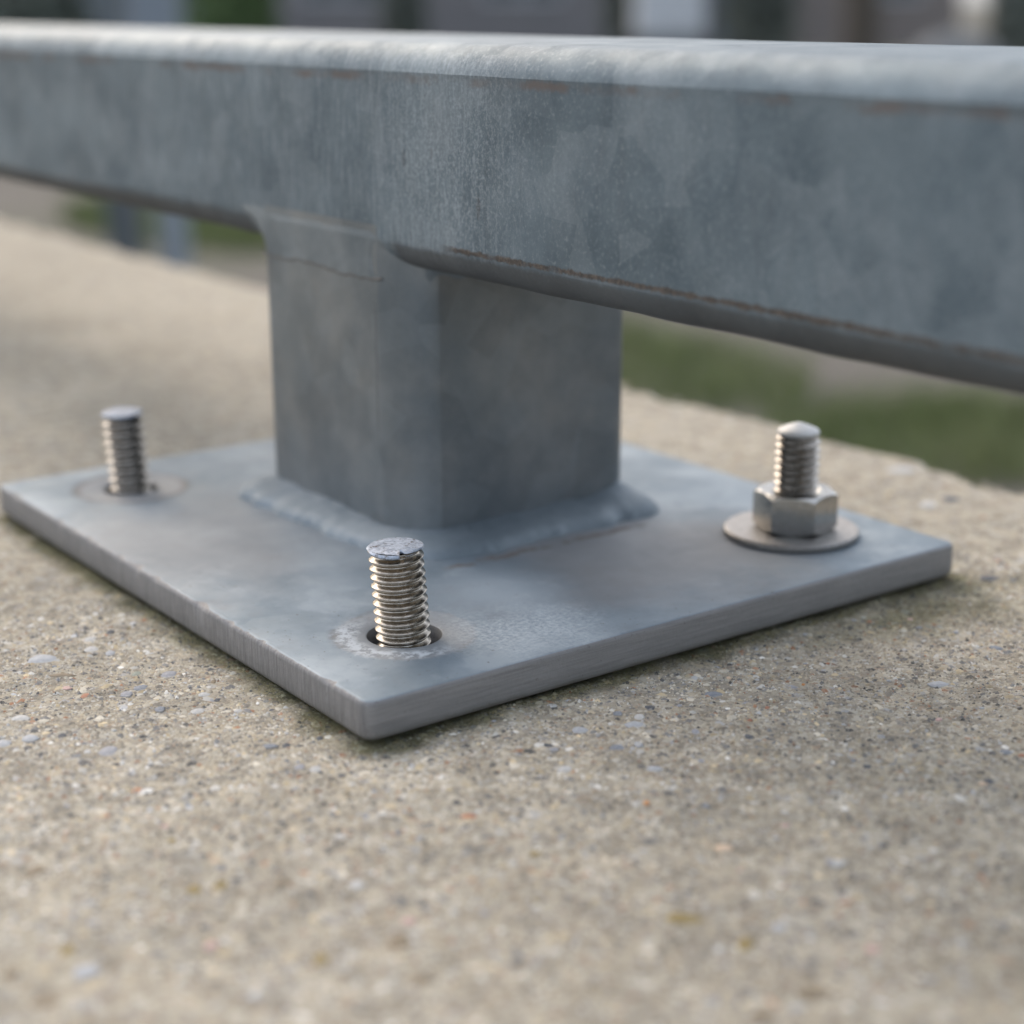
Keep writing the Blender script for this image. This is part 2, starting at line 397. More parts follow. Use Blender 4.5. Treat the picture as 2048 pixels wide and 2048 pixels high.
# pebbles set flush in the worn face: x, y, long axis, short axis, angle, colour key (mm)
PAL = dict(grey=(.30, .30, .315), pale=(.38, .388, .40), white=(.47, .46, .44), dark=(.085, .09, .10), blue=(.215, .23, .255),
           red=(.36, .17, .10), ochre=(.25, .185, .07), brown=(.21, .165, .11), pink=(.50, .34, .30), peach=(.60, .45, .32), orange=(.50, .23, .08), green=(.27, .29, .24), tan=(.50, .42, .30))
PEBBLES = [
    (-33.6, 87.3, 3.73, 3.54, -0.63, 'pale'), (-13.6, 95.3, 1.08, 1.75, -0.63, 'dark'), (-19.6, 93.1, 1.48, 2.05, -0.63, 'white'), (-21.6, 87.5, 1.75, 2.33, -0.63, 'white'),
    (-19.1, 82.8, 1.28, 1.98, -0.63, 'pale'), (-22.8, 57.5, 1.76, 1.93, -0.63, 'blue'), (-26.8, 56.2, 1.53, 1.75, -0.63, 'grey'), (-34.2, 61.0, 1.09, 1.46, -0.63, 'red'),
    (-14.1, 61.6, 2.02, 2.32, -0.63, 'grey'), (-24.6, 44.2, 1.17, 1.69, -0.63, 'blue'), (-17.9, 39.9, 1.6, 1.69, -0.63, 'white'), (-13.1, 46.4, 1.42, 1.46, -0.63, 'white'),
    (-12.2, 42.1, 0.65, 1.01, -0.63, 'dark'), (-11.1, 34.2, 0.96, 1.12, -0.63, 'white'), (-42.3, 30.3, 2.21, 2.78, -0.63, 'grey'), (-4.7, 11.2, 0.77, 1.38, -0.63, 'dark'),
    (-15.1, 13.0, 1.72, 1.15, -0.63, 'blue'), (-12.1, 11.7, 1.01, 1.41, -0.63, 'dark'), (-19.4, 67.5, 1.35, 1.87, -0.63, 'green'), (-47.1, 42.7, 0.92, 1.31, -0.63, 'dark'),
    (-58.2, 46.7, 2.03, 2.31, -0.63, 'pale'), (-50.0, 57.8, 2.11, 1.93, -0.63, 'white'), (-34.0, 75.4, 3.36, 1.23, -0.63, 'brown'), (-13.0, -1.8, 1.47, 1.69, -0.63, 'white'),
    (-15.0, 0.8, 1.08, 1.46, -0.63, 'grey'), (-73.1, -8.8, 1.82, 2.51, -0.63, 'brown'), (-78.6, -36.8, 1.2, 1.99, -0.63, 'ochre'), (-78.7, -44.1, 2.42, 2.39, -0.63, 'pale'),
    (-53.4, -30.5, 1.36, 1.87, -0.63, 'ochre'), (-49.0, -32.0, 1.54, 1.69, -0.63, 'ochre'), (-40.4, -37.8, 1.71, 1.51, -0.63, 'brown'), (-29.5, -22.5, 1.18, 1.47, -0.63, 'tan'),
    (-47.6, -63.3, 1.34, 2.11, -0.63, 'ochre'), (-35.2, -67.1, 2.24, 3.0, -0.63, 'brown'), (-38.4, -78.2, 2.0, 1.87, -0.63, 'brown'), (-30.0, -61.5, 1.4, 1.4, -0.63, 'pink'),
    (-30.4, -45.8, 1.45, 1.69, -0.63, 'white'), (-23.8, -29.4, 1.08, 1.24, -0.63, 'white'), (-59.4, -49.1, 1.2, 1.5, -0.63, 'pink'), (-48.7, -12.1, 1.08, 1.44, -0.63, 'ochre'),
    (-88.5, -38.3, 1.55, 2.06, -0.63, 'brown'), (-87.2, -49.1, 3.02, 2.26, -0.63, 'brown'), (6.3, -87.9, 3.78, 2.27, -0.63, 'ochre'), (9.6, -99.7, 1.84, 2.34, -0.63, 'ochre'),
    (65.9, -41.4, 0.97, 1.56, -0.63, 'dark'), (59.8, -31.8, 1.03, 1.6, -0.63, 'grey'), (54.4, -20.3, 1.16, 1.78, -0.63, 'white'), (51.0, -22.7, 2.39, 1.88, -0.63, 'pale'),
    (40.6, -17.5, 1.86, 1.86, -0.63, 'pale'), (119.2, -45.5, 2.86, 1.94, -0.63, 'pale'), (76.4, -19.3, 2.4, 1.76, -0.63, 'blue'), (51.8, -16.4, 1.06, 1.38, -0.63, 'blue'),
    (30.3, -19.8, 1.32, 1.28, -0.63, 'dark'), (41.4, -29.0, 1.62, 1.53, -0.63, 'blue'), (75.1, -65.1, 0.98, 1.09, -0.63, 'dark'), (88.5, -84.1, 1.16, 1.4, -0.63, 'dark'),
    (102.6, -77.0, 1.3, 1.51, -0.63, 'blue'), (29.3, -52.2, 0.66, 1.18, -0.63, 'orange'), (40.3, -90.1, 1.57, 1.56, -0.63, 'white'), (7.5, -116.7, 3.03, 1.98, -0.63, 'brown'),
    (17.4, -99.3, 1.3, 1.55, -0.63, 'pale'), (29.0, -73.6, 1.87, 1.62, -0.63, 'peach'), (40.3, -41.5, 1.77, 1.45, -0.63, 'pale'), (79.6, -32.7, 0.59, 0.84, -0.63, 'red'),
    (95.4, -27.8, 0.44, 0.75, -0.63, 'orange'), (24.9, -112.6, 1.35, 1.49, -0.63, 'pink'), (-2.7, -116.4, 2.6, 1.61, -0.63, 'brown'), (30.3, -22.3, 1.11, 1.01, -0.63, 'grey'),
    (-52.7, 45.7, 1.84, 2.08, -0.63, 'pale'), (50.7, -43.4, 1.09, 1.11, -0.63, 'grey'), (26.3, -31.0, 1.47, 1.69, -0.63, 'white'), (39.5, -89.3, 0.87, 1.17, -0.63, 'grey'),
    (185.9, -5.6, 3.25, 2.86, -0.63, 'dark'), (236.5, 50.3, 3.32, 3.8, -0.63, 'dark'), (251.0, 82.8, 4.81, 4.29, -0.63, 'white'), (227.5, 50.3, 3.73, 3.73, -0.63, 'white')]
def blob(n_lat, n_lon, seed, amp=.18):
    r = np.random.default_rng(seed)
    V = [(0, 0, 1)]
    for i in range(1, n_lat):
        a = math.pi*i/n_lat
        for j in range(n_lon):
            b = 2*math.pi*(j+.5*(i % 2))/n_lon
            k = 1+amp*(r.random()*2-1)
            V.append((math.sin(a)*math.cos(b)*k, math.sin(a)*math.sin(b)*k, math.cos(a)*(1+amp*.4*(r.random()-.5))))
    V.append((0, 0, -1)); F = []
    for j in range(n_lon): F.append((0, 1+j, 1+(j+1) % n_lon))
    for i in range(n_lat-2):
        for j in range(n_lon):
            a = 1+i*n_lon+j; b = 1+i*n_lon+(j+1) % n_lon
            F.append((a, a+n_lon, b+n_lon, b))
    e = len(V)-1; s = 1+(n_lat-2)*n_lon
    for j in range(n_lon): F.append((e, s+(j+1) % n_lon, s+j))
    return np.array(V), F
peb_mats = {}
for k, c in PAL.items():
    g = G('pebble_'+k)
    cc = g.mix(g.rng(g.noise(1.1, 4, .7), .3, .7), tuple(v*.8 for v in c), tuple(min(1, v*1.18) for v in c))
    cc = g.mix(g.math('MULTIPLY', g.rng(g.noise(.45, 3, .6), .46, .66), .45), cc, (.45, .405, .335))
    peb_mats[k] = g.out(cc, .7, 0, g.bump(g.noise(2, 3), .06), .35)
peb_mesh = {}
for k in PAL:
    for s in range(2):
        V, F = blob(4, 7, sum(map(ord, k))*7+s)
        me = bpy.data.meshes.new('pebble'); me.from_pydata((V*MM).tolist(), [], F)
        me.materials.append(peb_mats[k]); me.polygons.foreach_set('use_smooth', np.ones(len(me.polygons), bool)); me.update()
        peb_mesh[k, s] = me
def pebble(x, y, a, b, ang, key, i):
    o = bpy.data.objects.new('pebble', peb_mesh[key, i % 2]); C.objects.link(o)
    h = max(.26*min(a, b), .26)
    z = float(cheight(np.array([x]), np.array([y]))[0])
    o.matrix_local = Matrix.LocRotScale(Vector((x, y, z-h*.45+.12))*MM, Matrix.Rotation(ang, 3, 'Z').to_quaternion(), Vector((a, b, h)))
    attach(o, wall)
placed = []
for i, (x, y, a, b, ang, key) in enumerate(PEBBLES):
    pebble(x, y, a, b, ang, key, i); placed.append((x, y))
keys = ['grey', 'pale', 'white', 'dark', 'blue', 'red', 'brown', 'pink', 'tan', 'green', 'peach', 'ochre']
pw = np.array([.17, .15, .13, .13, .13, .05, .07, .03, .07, .03, .02, .02])
def in_plate(x, y, m=0): return -m < x < 179+m and -m < y < 206+m
cnt = len(PEBBLES); tries = 0
while cnt < 298 and tries < 6000:
    tries += 1
    # denser where the face is seen closest
    if rng.random() < .75: x, y = rng.uniform(-90, 200), rng.uniform(-130, 110)
    else: x, y = rng.uniform(-60, 262), rng.uniform(-40, 420)
    if in_plate(x, y, 2) or x+.55*y < -95: continue
    a = 0.55+rng.exponential(.42); a = min(a, 2.4)
    pebble(x, y, a, a*rng.uniform(.5, .85), rng.uniform(0, 3.14), rng.choice(keys, p=pw/pw.sum()), cnt); cnt += 1

# loose and set sand grains: too many to count
NG = 190000
gx = np.concatenate([rng.uniform(-100, 200, int(NG*.78)), rng.uniform(-70, 264, NG-int(NG*.78))])
gy = np.concatenate([rng.uniform(-125, 120, int(NG*.78)), rng.uniform(-60, 330, NG-int(NG*.78))])
keep = ~((gx > 2) & (gx < 177) & (gy > 2) & (gy < 204)) & (gx+.55*gy > -100) & (gx < 262)
for px_, py_, a_, b_, an_, k_ in PEBBLES:       # sand does not cover the larger pebbles
    u_ = (gx-px_)*math.cos(an_)+(gy-py_)*math.sin(an_); v_ = -(gx-px_)*math.sin(an_)+(gy-py_)*math.cos(an_)
    keep &= (u_/a_)**2+(v_/b_)**2 > .75
gx, gy = gx[keep], gy[keep]; n = len(gx)
r = np.minimum(.2+rng.exponential(.19, n), 1.25)
big_ = rng.random(n) < .045; r = np.where(big_, rng.uniform(.8, 1.9, n), r)
gz = cheight(gx, gy)-np.where(r > .8, -.05, r*rng.uniform(-.15, .4, n))
octa = np.array([(1, 0, 0), (.31, .95, 0), (-.81, .59, 0), (-.81, -.59, 0), (.31, -.95, 0), (0, 0, .8)])
rot = rng.uniform(0, 6.28, n); cs, sn = np.cos(rot), np.sin(rot)
jit = 1+rng.uniform(-.35, .35, (n, 6, 1))
L = octa[None]*jit*r[:, None, None]; L[..., 0] *= rng.uniform(.8, 1.5, n)[:, None]
L[..., 2] *= np.where(r > .8, .3, .75)[:, None]; L[:, :5, 2] -= .3*r[:, None]
V = np.stack([L[..., 0]*cs[:, None]-L[..., 1]*sn[:, None]+gx[:, None], L[..., 0]*sn[:, None]+L[..., 1]*cs[:, None]+gy[:, None], L[..., 2]+gz[:, None]], -1)
tri = np.array([(0, 1, 5), (1, 2, 5), (2, 3, 5), (3, 4, 5), (4, 0, 5)])
F = (tri[None]+(np.arange(n)*6)[:, None, None]).reshape(-1, 3)
gp = np.array([(.52, .46, .365), (.60, .55, .46), (.42, .36, .275), (.31, .275, .23), (.20, .20, .205), (.74, .72, .68), (.09, .09, .095), (.60, .49, .32), (.40, .21, .12), (.50, .505, .52)])
gi = rng.choice(len(gp), n, p=[.17, .17, .18, .15, .11, .055, .05, .065, .025, .025])
gc = gp[gi]*rng.uniform(.70, 1.06, (n, 1))*np.array([1.01, 1., .975])
cl = np.clip(fbm(gx/5, gy/5, 6)*1.6+.5, 0, 1)[:, None]; gc = gc*(.62+.52*cl)
s = stain(gx, gy)[:, None]; gc = gc*(1-s)+s*gc*np.array([.27, .28, .16])
o = mesh_obj('sand', V.reshape(-1, 3), F, M_grain, wall, True, col=np.repeat(gc, 6, 0)); o['kind'] = 'stuff'

# ------------------------------------------------------------------ the rail: plate, post, beam, welds
rail = empty('guard_rail', (91, 103, 0), 'galvanised steel rail on a square post welded to a bolted base plate', 'railing')

# base plate
PW, PL, PT0 = 179.0, 206.0, 1.2
def outline(inset, jag):
    """closed outline, counter-clockwise from the near corner"""
    P = []; rc = 2.8
    def arc(cx, cy, a0):
        for k in range(5):
            a = a0+math.pi/2*k/4; P.append((cx+math.cos(a)*(rc-inset*.6), cy+math.sin(a)*(rc-inset*.6)))
    q = rc+.0
    i = inset*.4
    arc(q+i, q+i, math.pi)
    for x in np.arange(6, PW-5, 3.0): P.append((x, inset+jag*.10*vn[1](np.array(x/4.), np.array(.5))))
    arc(PW-q-i, q+i, -math.pi/2)
    for y in np.arange(6, PL-5, 6.0): P.append((PW-inset, y))
    arc(PW-q-i, PL-q-i, 0)
    for x in np.arange(PW-6, 5, -6.0): P.append((x, PL-inset))
    arc(q+i, PL-q-i, math.pi/2)
    for y in np.arange(PL-6, 5, -1.1):
        j = jag*(max(0, float(fbm(np.array(y/5.), np.array(2.2), 4))+.05)*3.4+.9*abs(float(vn[2](np.array(y/1.6), np.array(8.)))))
        P.append((inset+j, y))
    return np.array(P)
rings = []
def prof(ins, z, jag): 
    o2 = outline(ins, jag); return np.column_stack([o2, np.full(len(o2), z)])
spec = [(.95, ZP, 1.0), (.38, ZP-.18, .9), (.08, ZP-.6, .35), (0, ZP-1.3, .12), (0, ZP-4.5, 0), (.0, PT0+1.6, 0), (.35, PT0+.6, 0), (1.0, PT0, 0)]
V = []; 
for sp in spec: V.append(prof(*sp))
nO = len(V[0]); V = np.concatenate(V)
F = []; FM = []
ol = outline(0, 0)
for k in range(len(spec)-1):
    for j in range(nO):
        j2 = (j+1) % nO
        F.append((k*nO+j, (k+1)*nO+j, (k+1)*nO+j2, k*nO+j2))
        dx, dy = abs(ol[j2]-ol[j])
        FM.append(0 if k == 0 else (2 if dy > dx else 1))
import bmesh
bm = bmesh.new()
bv = [bm.verts.new(v) for v in V]
for f, mi in zip(F, FM):
    fc = bm.faces.new([bv[i] for i in f]); fc.material_index = mi; fc.smooth = True
edges = [bm.edges.get((bv[j], bv[(j+1) % nO])) for j in range(nO)]
HR = [8.3, 8.0, 7.6, 8.0]
for (hx, hy), hr in zip(HOLES, HR):
    rr = [(hr+.7, ZP), (hr+.15, ZP-.25), (hr, ZP-.9), (hr, PT0)]
    loops = []
    for q, z in rr: loops.append([bm.verts.new((hx+q*math.cos(2*math.pi*k/56), hy+q*math.sin(2*math.pi*k/56), z)) for k in range(56)])
    for a, b in zip(loops, loops[1:]):
        for k in range(56):
            fc = bm.faces.new((a[k], a[(k+1) % 56], b[(k+1) % 56], b[k])); fc.smooth = True; fc.material_index = 0 if a is loops[0] else 1
    edges += [bm.edges.get((loops[0][k], loops[0][(k+1) % 56])) for k in range(56)]
res = bmesh.ops.triangle_fill(bm, use_beauty=True, use_dissolve=False, edges=edges, normal=(0, 0, 1))
for e in res['geom']:
    if isinstance(e, bmesh.types.BMFace): e.smooth = False; e.material_index = 0
# underside
bl = [bv[(len(spec)-1)*nO+j] for j in range(nO)]
f = bm.faces.new(bl[::-1]); f.material_index = 1
bmesh.ops.recalc_face_normals(bm, faces=bm.faces[:])
for v in bm.verts: v.co *= MM
me = bpy.data.meshes.new('base_plate'); bm.to_mesh(me); bm.free()
for mt in (M_plate, M_cut_streaky, M_cut_sawn): me.materials.append(mt)
plate = bpy.data.objects.new('base_plate', me); C.objects.link(plate); attach(plate, rail)
me.set_sharp_from_angle(angle=math.radians(40))

# post: square tube with broad corners
PX0, PX1, PY0, PY1 = XF, 133.6, 78.2, 152.4
def tube_outline(x0, x1, y0, y1, n=12, skip=.10):
    """rounded rectangle; the bends start with a slight angle to the flats"""
    P = []
    for cx, cy, a0, ax, ay in ((x0+10, y0+15, math.pi, 10, 15), (x1-6, y0+6, -math.pi/2, 6, 6), (x1-7, y1-7, 0, 7, 7), (x0+4, y1-4, math.pi/2, 4, 4)):
        for k in range(n+1):
            a = a0+skip+(math.pi/2-2*skip)*k/n
            p_ = np.array((cx+ax*math.cos(a), cy+ay*math.sin(a)))
            if ay > 12:                        # the near bend is flattened, with a clear start on both sides
                e0 = np.array((cx+ax*math.cos(a0), cy+ay*math.sin(a0))); e1 = np.array((cx+ax*math.cos(a0+math.pi/2), cy+ay*math.sin(a0+math.pi/2)))
                p_ = .78*p_+.22*(e0+(e1-e0)*k/n)
            P.append(p_)
    return np.array(P)
po = tube_outline(PX0, PX1, PY0, PY1)
zs = np.linspace(ZP-.5, ZB+2, 24)
V = np.concatenate([np.column_stack([po, np.full(len(po), z)]) for z in zs])
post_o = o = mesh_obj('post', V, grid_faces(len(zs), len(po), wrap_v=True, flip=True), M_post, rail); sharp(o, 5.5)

# beam: profile in x,z swept along y
def beam_profile():
    P = []; n = 14; sk = .30
    x1 = XF+WB
    def arc(cx, cz, a0, s0, s1):
        for k in range(n+1):
            a = a0-(s0+(math.pi/2-s0-s1)*k/n); P.append((cx+RB*math.cos(a), cz+RB*math.sin(a)))
    # up the visible face, over the top, down the far side, back underneath
    P.append((XF+.14, ZB-.1)); P.append((XF+.12, ZB+.8)); P.append((XF+.05, (ZB+ZT)/2)); P.append((XF+.16, ZT-.3))
    arc(XF+RB-.15, ZT, math.pi, .18, .02)
    arc(x1-RB, ZT, math.pi/2, .05, .05)
    arc(x1-RB, ZB, 0, .05, .05)
    arc(XF+RB+.1, ZB, -math.pi/2, .02, .20)
    return np.array(P)
bp = beam_profile()
by = np.concatenate([np.arange(-900, -130, 22), np.arange(-130, 420, 2.2), np.arange(420, 2600, 45)])
nb = len(bp); BV = np.zeros((len(by), nb, 3))
BV[:, :, 0] = bp[None, :, 0]; BV[:, :, 2] = bp[None, :, 1]; BV[:, :, 1] = by[:, None]
ii = np.arange(nb)[None, :]
# slight unevenness of the bends and lips
topz = (bp[:, 1] > ZT-.3)[None]; botz = (bp[:, 1] < ZB+.1)[None]
BV[:, :, 0] += np.where(topz | botz, fbm(by[:, None]/9, ii*.15, 2)*.10+fbm(by[:, None]/40, ii*.05, 5)*.2, fbm(by[:, None]/30, ii*.2, 1)*.1)
BV[:, :, 2] += np.where(topz, fbm(by[:, None]/26, ii*.06+3, 4)*.11, 0)+np.where(botz, fbm(by[:, None]/14, ii*.12+9, 3)*.3, 0)
V = BV.reshape(-1, 3)
F = grid_faces(len(by), nb, wrap_v=True, flip=False)
Fl = [tuple(q) for q in F.tolist()]; Fl.append(tuple(range(nb))); Fl.append(tuple((len(by)-1)*nb+k for k in range(nb))[::-1])
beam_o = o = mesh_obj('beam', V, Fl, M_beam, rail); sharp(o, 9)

# fillet weld between post and plate, swept round the post
def weld_ring():
    base = tube_outline(PX0, PX1, PY0, PY1, n=10, skip=0.0)
    # densify the straights
    Q = []
    for k in range(len(base)):
        a, b = base[k], base[(k+1) % len(base)]; L = np.linalg.norm(b-a); m_ = max(1, int(L/1.5))
        for t in range(m_): Q.append(a+(b-a)*t/m_)
    Q = np.array(Q); n = len(Q)
    T = np.roll(Q, -2, 0)-np.roll(Q, 2, 0); T /= np.linalg.norm(T, axis=1)[:, None]
    Nn = np.stack([T[:, 1], -T[:, 0]], -1)
    cum = np.concatenate([[0], np.cumsum(np.linalg.norm(np.diff(Q, axis=0), axis=1))])
    leg = np.zeros(n); hgt = np.zeros(n)
    for i in range(n):
        x, y = Q[i]
        fx = max(0, -Nn[i, 0]); fy = max(0, -Nn[i, 1])
        lx = 8.5+(y-78)/73*4.0
        ly = 12.5
        leg[i] = 5.5+(lx-5.5)*fx**2+(ly-5.5)*fy**2
        hgt[i] = 4.4+.6*fy
    ker = np.ones(9)/9
    leg = np.convolve(np.r_[leg[-4:], leg, leg[:4]], ker, 'valid')
    rip = np.abs(np.sin(cum*1.35+2.2*fbm(cum/6, cum*0+2, 6)))
    leg = leg+fbm(cum/7, cum*0, 1)*2.0+rip*.45+fbm(cum/2.2, cum*0+4, 3)*.9
    hgt = hgt+fbm(cum/8, cum*0+7, 2)*.9
    for cx, cy, al, ah in ((132, 75, 2.6, 3.8), (59, 151, 2.0, .7)):
        q = np.exp(-((Q[:, 0]-cx)**2+(Q[:, 1]-cy)**2)/40.); leg = leg+al*q; hgt = hgt+ah*q
    K = 9; W = np.zeros((n, K, 3))
    for k in range(K):
        t = k/(K-1)
        # slightly hollow toe, rounded rim
        d = leg*t; h = hgt+(1.7-hgt)*t**.9
        bul = math.sin(math.pi*t)*.45*(1-.5*t)
        W[:, k, 0] = Q[:, 0]+Nn[:, 0]*(d-.8+bul*.2); W[:, k, 1] = Q[:, 1]+Nn[:, 1]*(d-.8+bul*.2)
        if k == K-2: d = leg*.97; h = h*0+1.5; bul = .0
        if k == K-1: d = leg*.98+.55; h = h*0-.15; bul = 0
        W[:, k, 0] = Q[:, 0]+Nn[:, 0]*(d-.8+bul*.2); W[:, k, 1] = Q[:, 1]+Nn[:, 1]*(d-.8+bul*.2)
        W[:, k, 2] = rip*.28*math.sin(math.pi*t)+ZP+h+bul+(fbm(cum/4.0, cum*0+k*.5, 5)*.45+fbm(cum/1.4, cum*0+k*1.1, 2)*.3)*math.sin(math.pi*min(1, t*1.05))-(.25 if k == K-1 else 0)
    return W
W = weld_ring(); n, K = W.shape[:2]
o = mesh_obj('weld_bead', W.reshape(-1, 3), grid_faces(n, K, wrap_u=True, flip=False), M_weld, post_o, True)
# weld filling the hollow between the beam's lower bend and the post face; its near end scoops back into the bend
ysw = np.concatenate([np.linspace(PY0+1, PY0+20, 50), np.linspace(PY0+20.5, PY1+11, 84)]); zsw = np.linspace(ZB+3.6, ZB-14.2, 72)
Yw, Zw = np.meshgrid(ysw, zsw, indexing='ij')
depth = np.where(Zw < ZB, RB*(1-np.sqrt(np.clip(1-((ZB-Zw)/RB)**2, 0, 1))), 0)+.3
endy = PY0+17+1.2*fbm(Zw/6, Zw*0, 2)
ee = np.clip((endy-Yw)/11, 0, 1); ee = ee*ee*(3-2*ee)
# the far end tapers off along the beam beyond the edge of the post
lim = PY1-3.5+13*np.clip((Zw-(ZB-13.5))/13.5, 0, 1)**2.6
over = np.clip(Yw-lim, 0, 99)
Xw = XF-.12+ee*(depth+.1)+over**1.5*1.4
low = ZB-11.4+.9*fbm(Yw/11, Yw*0, 2)+.5*fbm(Yw/2.5, Yw*0, 3)
Xw = Xw+np.where(Zw < low, np.clip(low-Zw, 0, 1.2)*1.0, 0)
Xw = Xw+fbm(Yw/4, Zw/4, 3)*.10+.5*np.clip((Zw-(ZB-1.5))/5.1, 0, 1)
sy_ = np.linspace(PY0+12, PY1-.4, 120); lz = ZB-11.5+.9*fbm(sy_/11, sy_*0, 2)+.5*fbm(sy_/2.5, sy_*0, 3)
sx_ = np.where(sy_ < PY0+15, XF+10*(1-np.sqrt(np.clip(1-((PY0+15-sy_)/15)**2, 0, 1))), XF)-.10
SW = np.stack([np.stack([sx_+.2, sy_, lz-.42+.12*fbm(sy_, sy_*0, 1)], -1), np.stack([sx_-.06, sy_, lz-.2], -1), np.stack([sx_-.06, sy_, lz+.15], -1), np.stack([sx_+.2, sy_, lz+.4+.15*fbm(sy_, sy_*0+4, 1)], -1)], 1)
o = mesh_obj('weld_seam', SW.reshape(-1, 3), grid_faces(120, 4, flip=True), M_seam, post_o, True)
o = mesh_obj('weld_bead', np.stack([Xw, Yw, Zw], -1).reshape(-1, 3), grid_faces(len(ysw), len(zsw)), M_facew, beam_o, True)
# fillet under the beam on the post's near side
xsw = np.linspace(PX0+6, PX1-4, 60); W = np.zeros((60, 8, 3))
for i, x in enumerate(xsw):
    s_ = math.sin(math.pi*(i/59)**.7)
    for k in range(8):
        t = k/7; a = math.pi/2*t
        q = 2.0+5.2*s_+.5*math.sin(i*.9)
        W[i, k] = (x, PY0+.8-q*(1-math.sin(a))*1.1, ZB-RB+.4-q*(1-math.cos(a)))
W[..., 2] += fbm(W[..., 0]/3, W[..., 2]/3, 2)*.4
mesh_obj('weld_bead', W.reshape(-1, 3), grid_faces(60, 8), M_weld, beam_o, True)

# ------------------------------------------------------------------ anchor studs, nut, washer
def stud(name, x, y, R, ztop, lean, label, mat, cap, pitch=2.0, phase=0.0):
    """anchor stud: one continuous right-hand helical thread"""
    e = empty(name, (x, y, 0), label, 'bolt', 'anchor studs in the base plate')
    z0 = -12.0; na = 60; turns = int((ztop-z0)/pitch)+2; D = pitch*.56
    vp = [0, .05, .12, .26, .40, .45, .5, .55, .60, .74, .88, .95, 1.0]
    rp = [0, .02, .14, .5, .86, .965, 1, .965, .86, .5, .14, .02, 0]
    th = np.arange(turns*na+1)*2*math.pi/na
    TH, VV = np.meshgrid(th, np.array(vp), indexing='ij'); RP = np.broadcast_to(np.array(rp), VV.shape)
    Zz = z0+pitch*(TH/(2*math.pi)+VV-1)+phase
    rr = R-D*(1-RP)+fbm(TH*1.5, VV*3, 1)*.03-np.clip(fbm(TH*2.2, VV*0+phase, 4)-.28, 0, 1)*.2*RP
    if cap == 'cone': rr = np.minimum(rr, R-1.5+np.clip(ztop-.6-Zz, 0, 9))
    Zc = np.clip(Zz, z0, ztop)
    k = (Zc-ZP)/(ztop-ZP)
    V = np.stack([x+rr*np.cos(TH)+lean[0]*k, y+rr*np.sin(TH)+lean[1]*k, Zc], -1)
    mesh_obj('shank', V.reshape(-1, 3), grid_faces(len(th), len(vp)), mat, e, True)
    return e, (x+lean[0], y+lean[1])
rvec = np.array([math.cos(yaw), -math.sin(yaw)])
# near stud: sawn end with a torn burr
zt_ = ZP+20.6
e, (tx, ty) = stud('anchor_stud', 27.3, 28.6, 6.15, zt_, tuple(-1.35*rvec), 'bare golden threaded anchor stud with torn sawn top at the near plate corner', M_stud, 'flat')
r_ = np.random.default_rng(4); na = 72
fdir = np.array([-math.sin(yaw), -math.cos(yaw)])        # towards the viewer
V = []; 
for j, (rad, z) in enumerate([(5.3, -.75), (6.05, -.35), (6.25, .0), (6.0, .28), (4.0, .36), (2.0, .33)]):
    for k in range(na):
        a = 2*math.pi*k/na; d = np.array([math.cos(a), math.sin(a)])
        q = rad; zz_ = z
        s_ = d@rvec; f_ = d@fdir
        if j in (1, 2, 3):
            q += .22*float(fbm(np.array(a*3.), np.array(j*.4), 2))
            if f_ > .35:                        # burr hangs over the front, ends in a notch right of centre
                if s_ < .22: q += .55*(f_-.35); zz_ -= .55*(f_-.35)*(1.6 if j < 3 else 1)
                elif s_ < .42: q -= 1.7*(f_-.35)*1.6; zz_ += .25
                else: zz_ -= .7*(f_-.35); q -= .25
        zz_ += .10*float(fbm(np.array(d[0]*rad*.6), np.array(d[1]*rad*.6), 3))+.045*(-s_*-1)*rad*.6
        V.append((tx+d[0]*q, ty+d[1]*q, zt_+zz_))
V.append((tx, ty, zt_+.33))
F = [tuple(q) for q in grid_faces(6, na, wrap_v=True).tolist()]
F += [(5*na+k, 5*na+(k+1) % na, 6*na) for k in range(na)]
V2 = np.array(V)
o = mesh_obj('sawn_end', V2, F, M_cut, e); sharp(o, 40)
# left stud
e, (tx, ty) = stud('anchor_stud', 29.9, 178.2, 5.9, ZP+22.0, tuple(-1.2*rvec), 'bare grey threaded anchor stud at the far left plate corner', M_stud_grey, 'flat', pitch=2.7, phase=.6)
V = [(tx+q*math.cos(2*math.pi*k/40), ty+q*math.sin(2*math.pi*k/40), z+.03*q*math.cos(2*math.pi*k/40)) for q, z in ((5.0, ZP+21.6), (5.85, ZP+22.1), (5.6, ZP+22.7), (3, ZP+22.8)) for k in range(40)]
F = [tuple(q) for q in grid_faces(4, 40, wrap_v=True).tolist()]+[tuple(3*40+k for k in range(40))]
o = mesh_obj('sawn_end', V, F, M_cut, e); sharp(o, 40)
# right stud with nut and washer
SX, SY = 151.0, 31.2
e, (tx, ty) = stud('anchor_stud', SX, SY, 5.95, ZP+28.0, (0, 0), 'threaded stainless anchor stud with nut and pointed bright end on the right', M_stud_grey, 'cone', phase=.3)
V = [(tx+q*math.cos(2*math.pi*k/40), ty+q*math.sin(2*math.pi*k/40), z) for q, z in ((4.4, ZP+26.9), (5.35, ZP+27.1), (5.5, ZP+27.8), (5.0, ZP+28.4), (3.1, ZP+29.2), (1.0, ZP+30.0)) for k in range(40)]
F = [tuple(q) for q in grid_faces(6, 40, wrap_v=True).tolist()]+[tuple(5*40+k for k in range(40))]
o = mesh_obj('pointed_end', V, F, M_bright, e); sharp(o, 40)

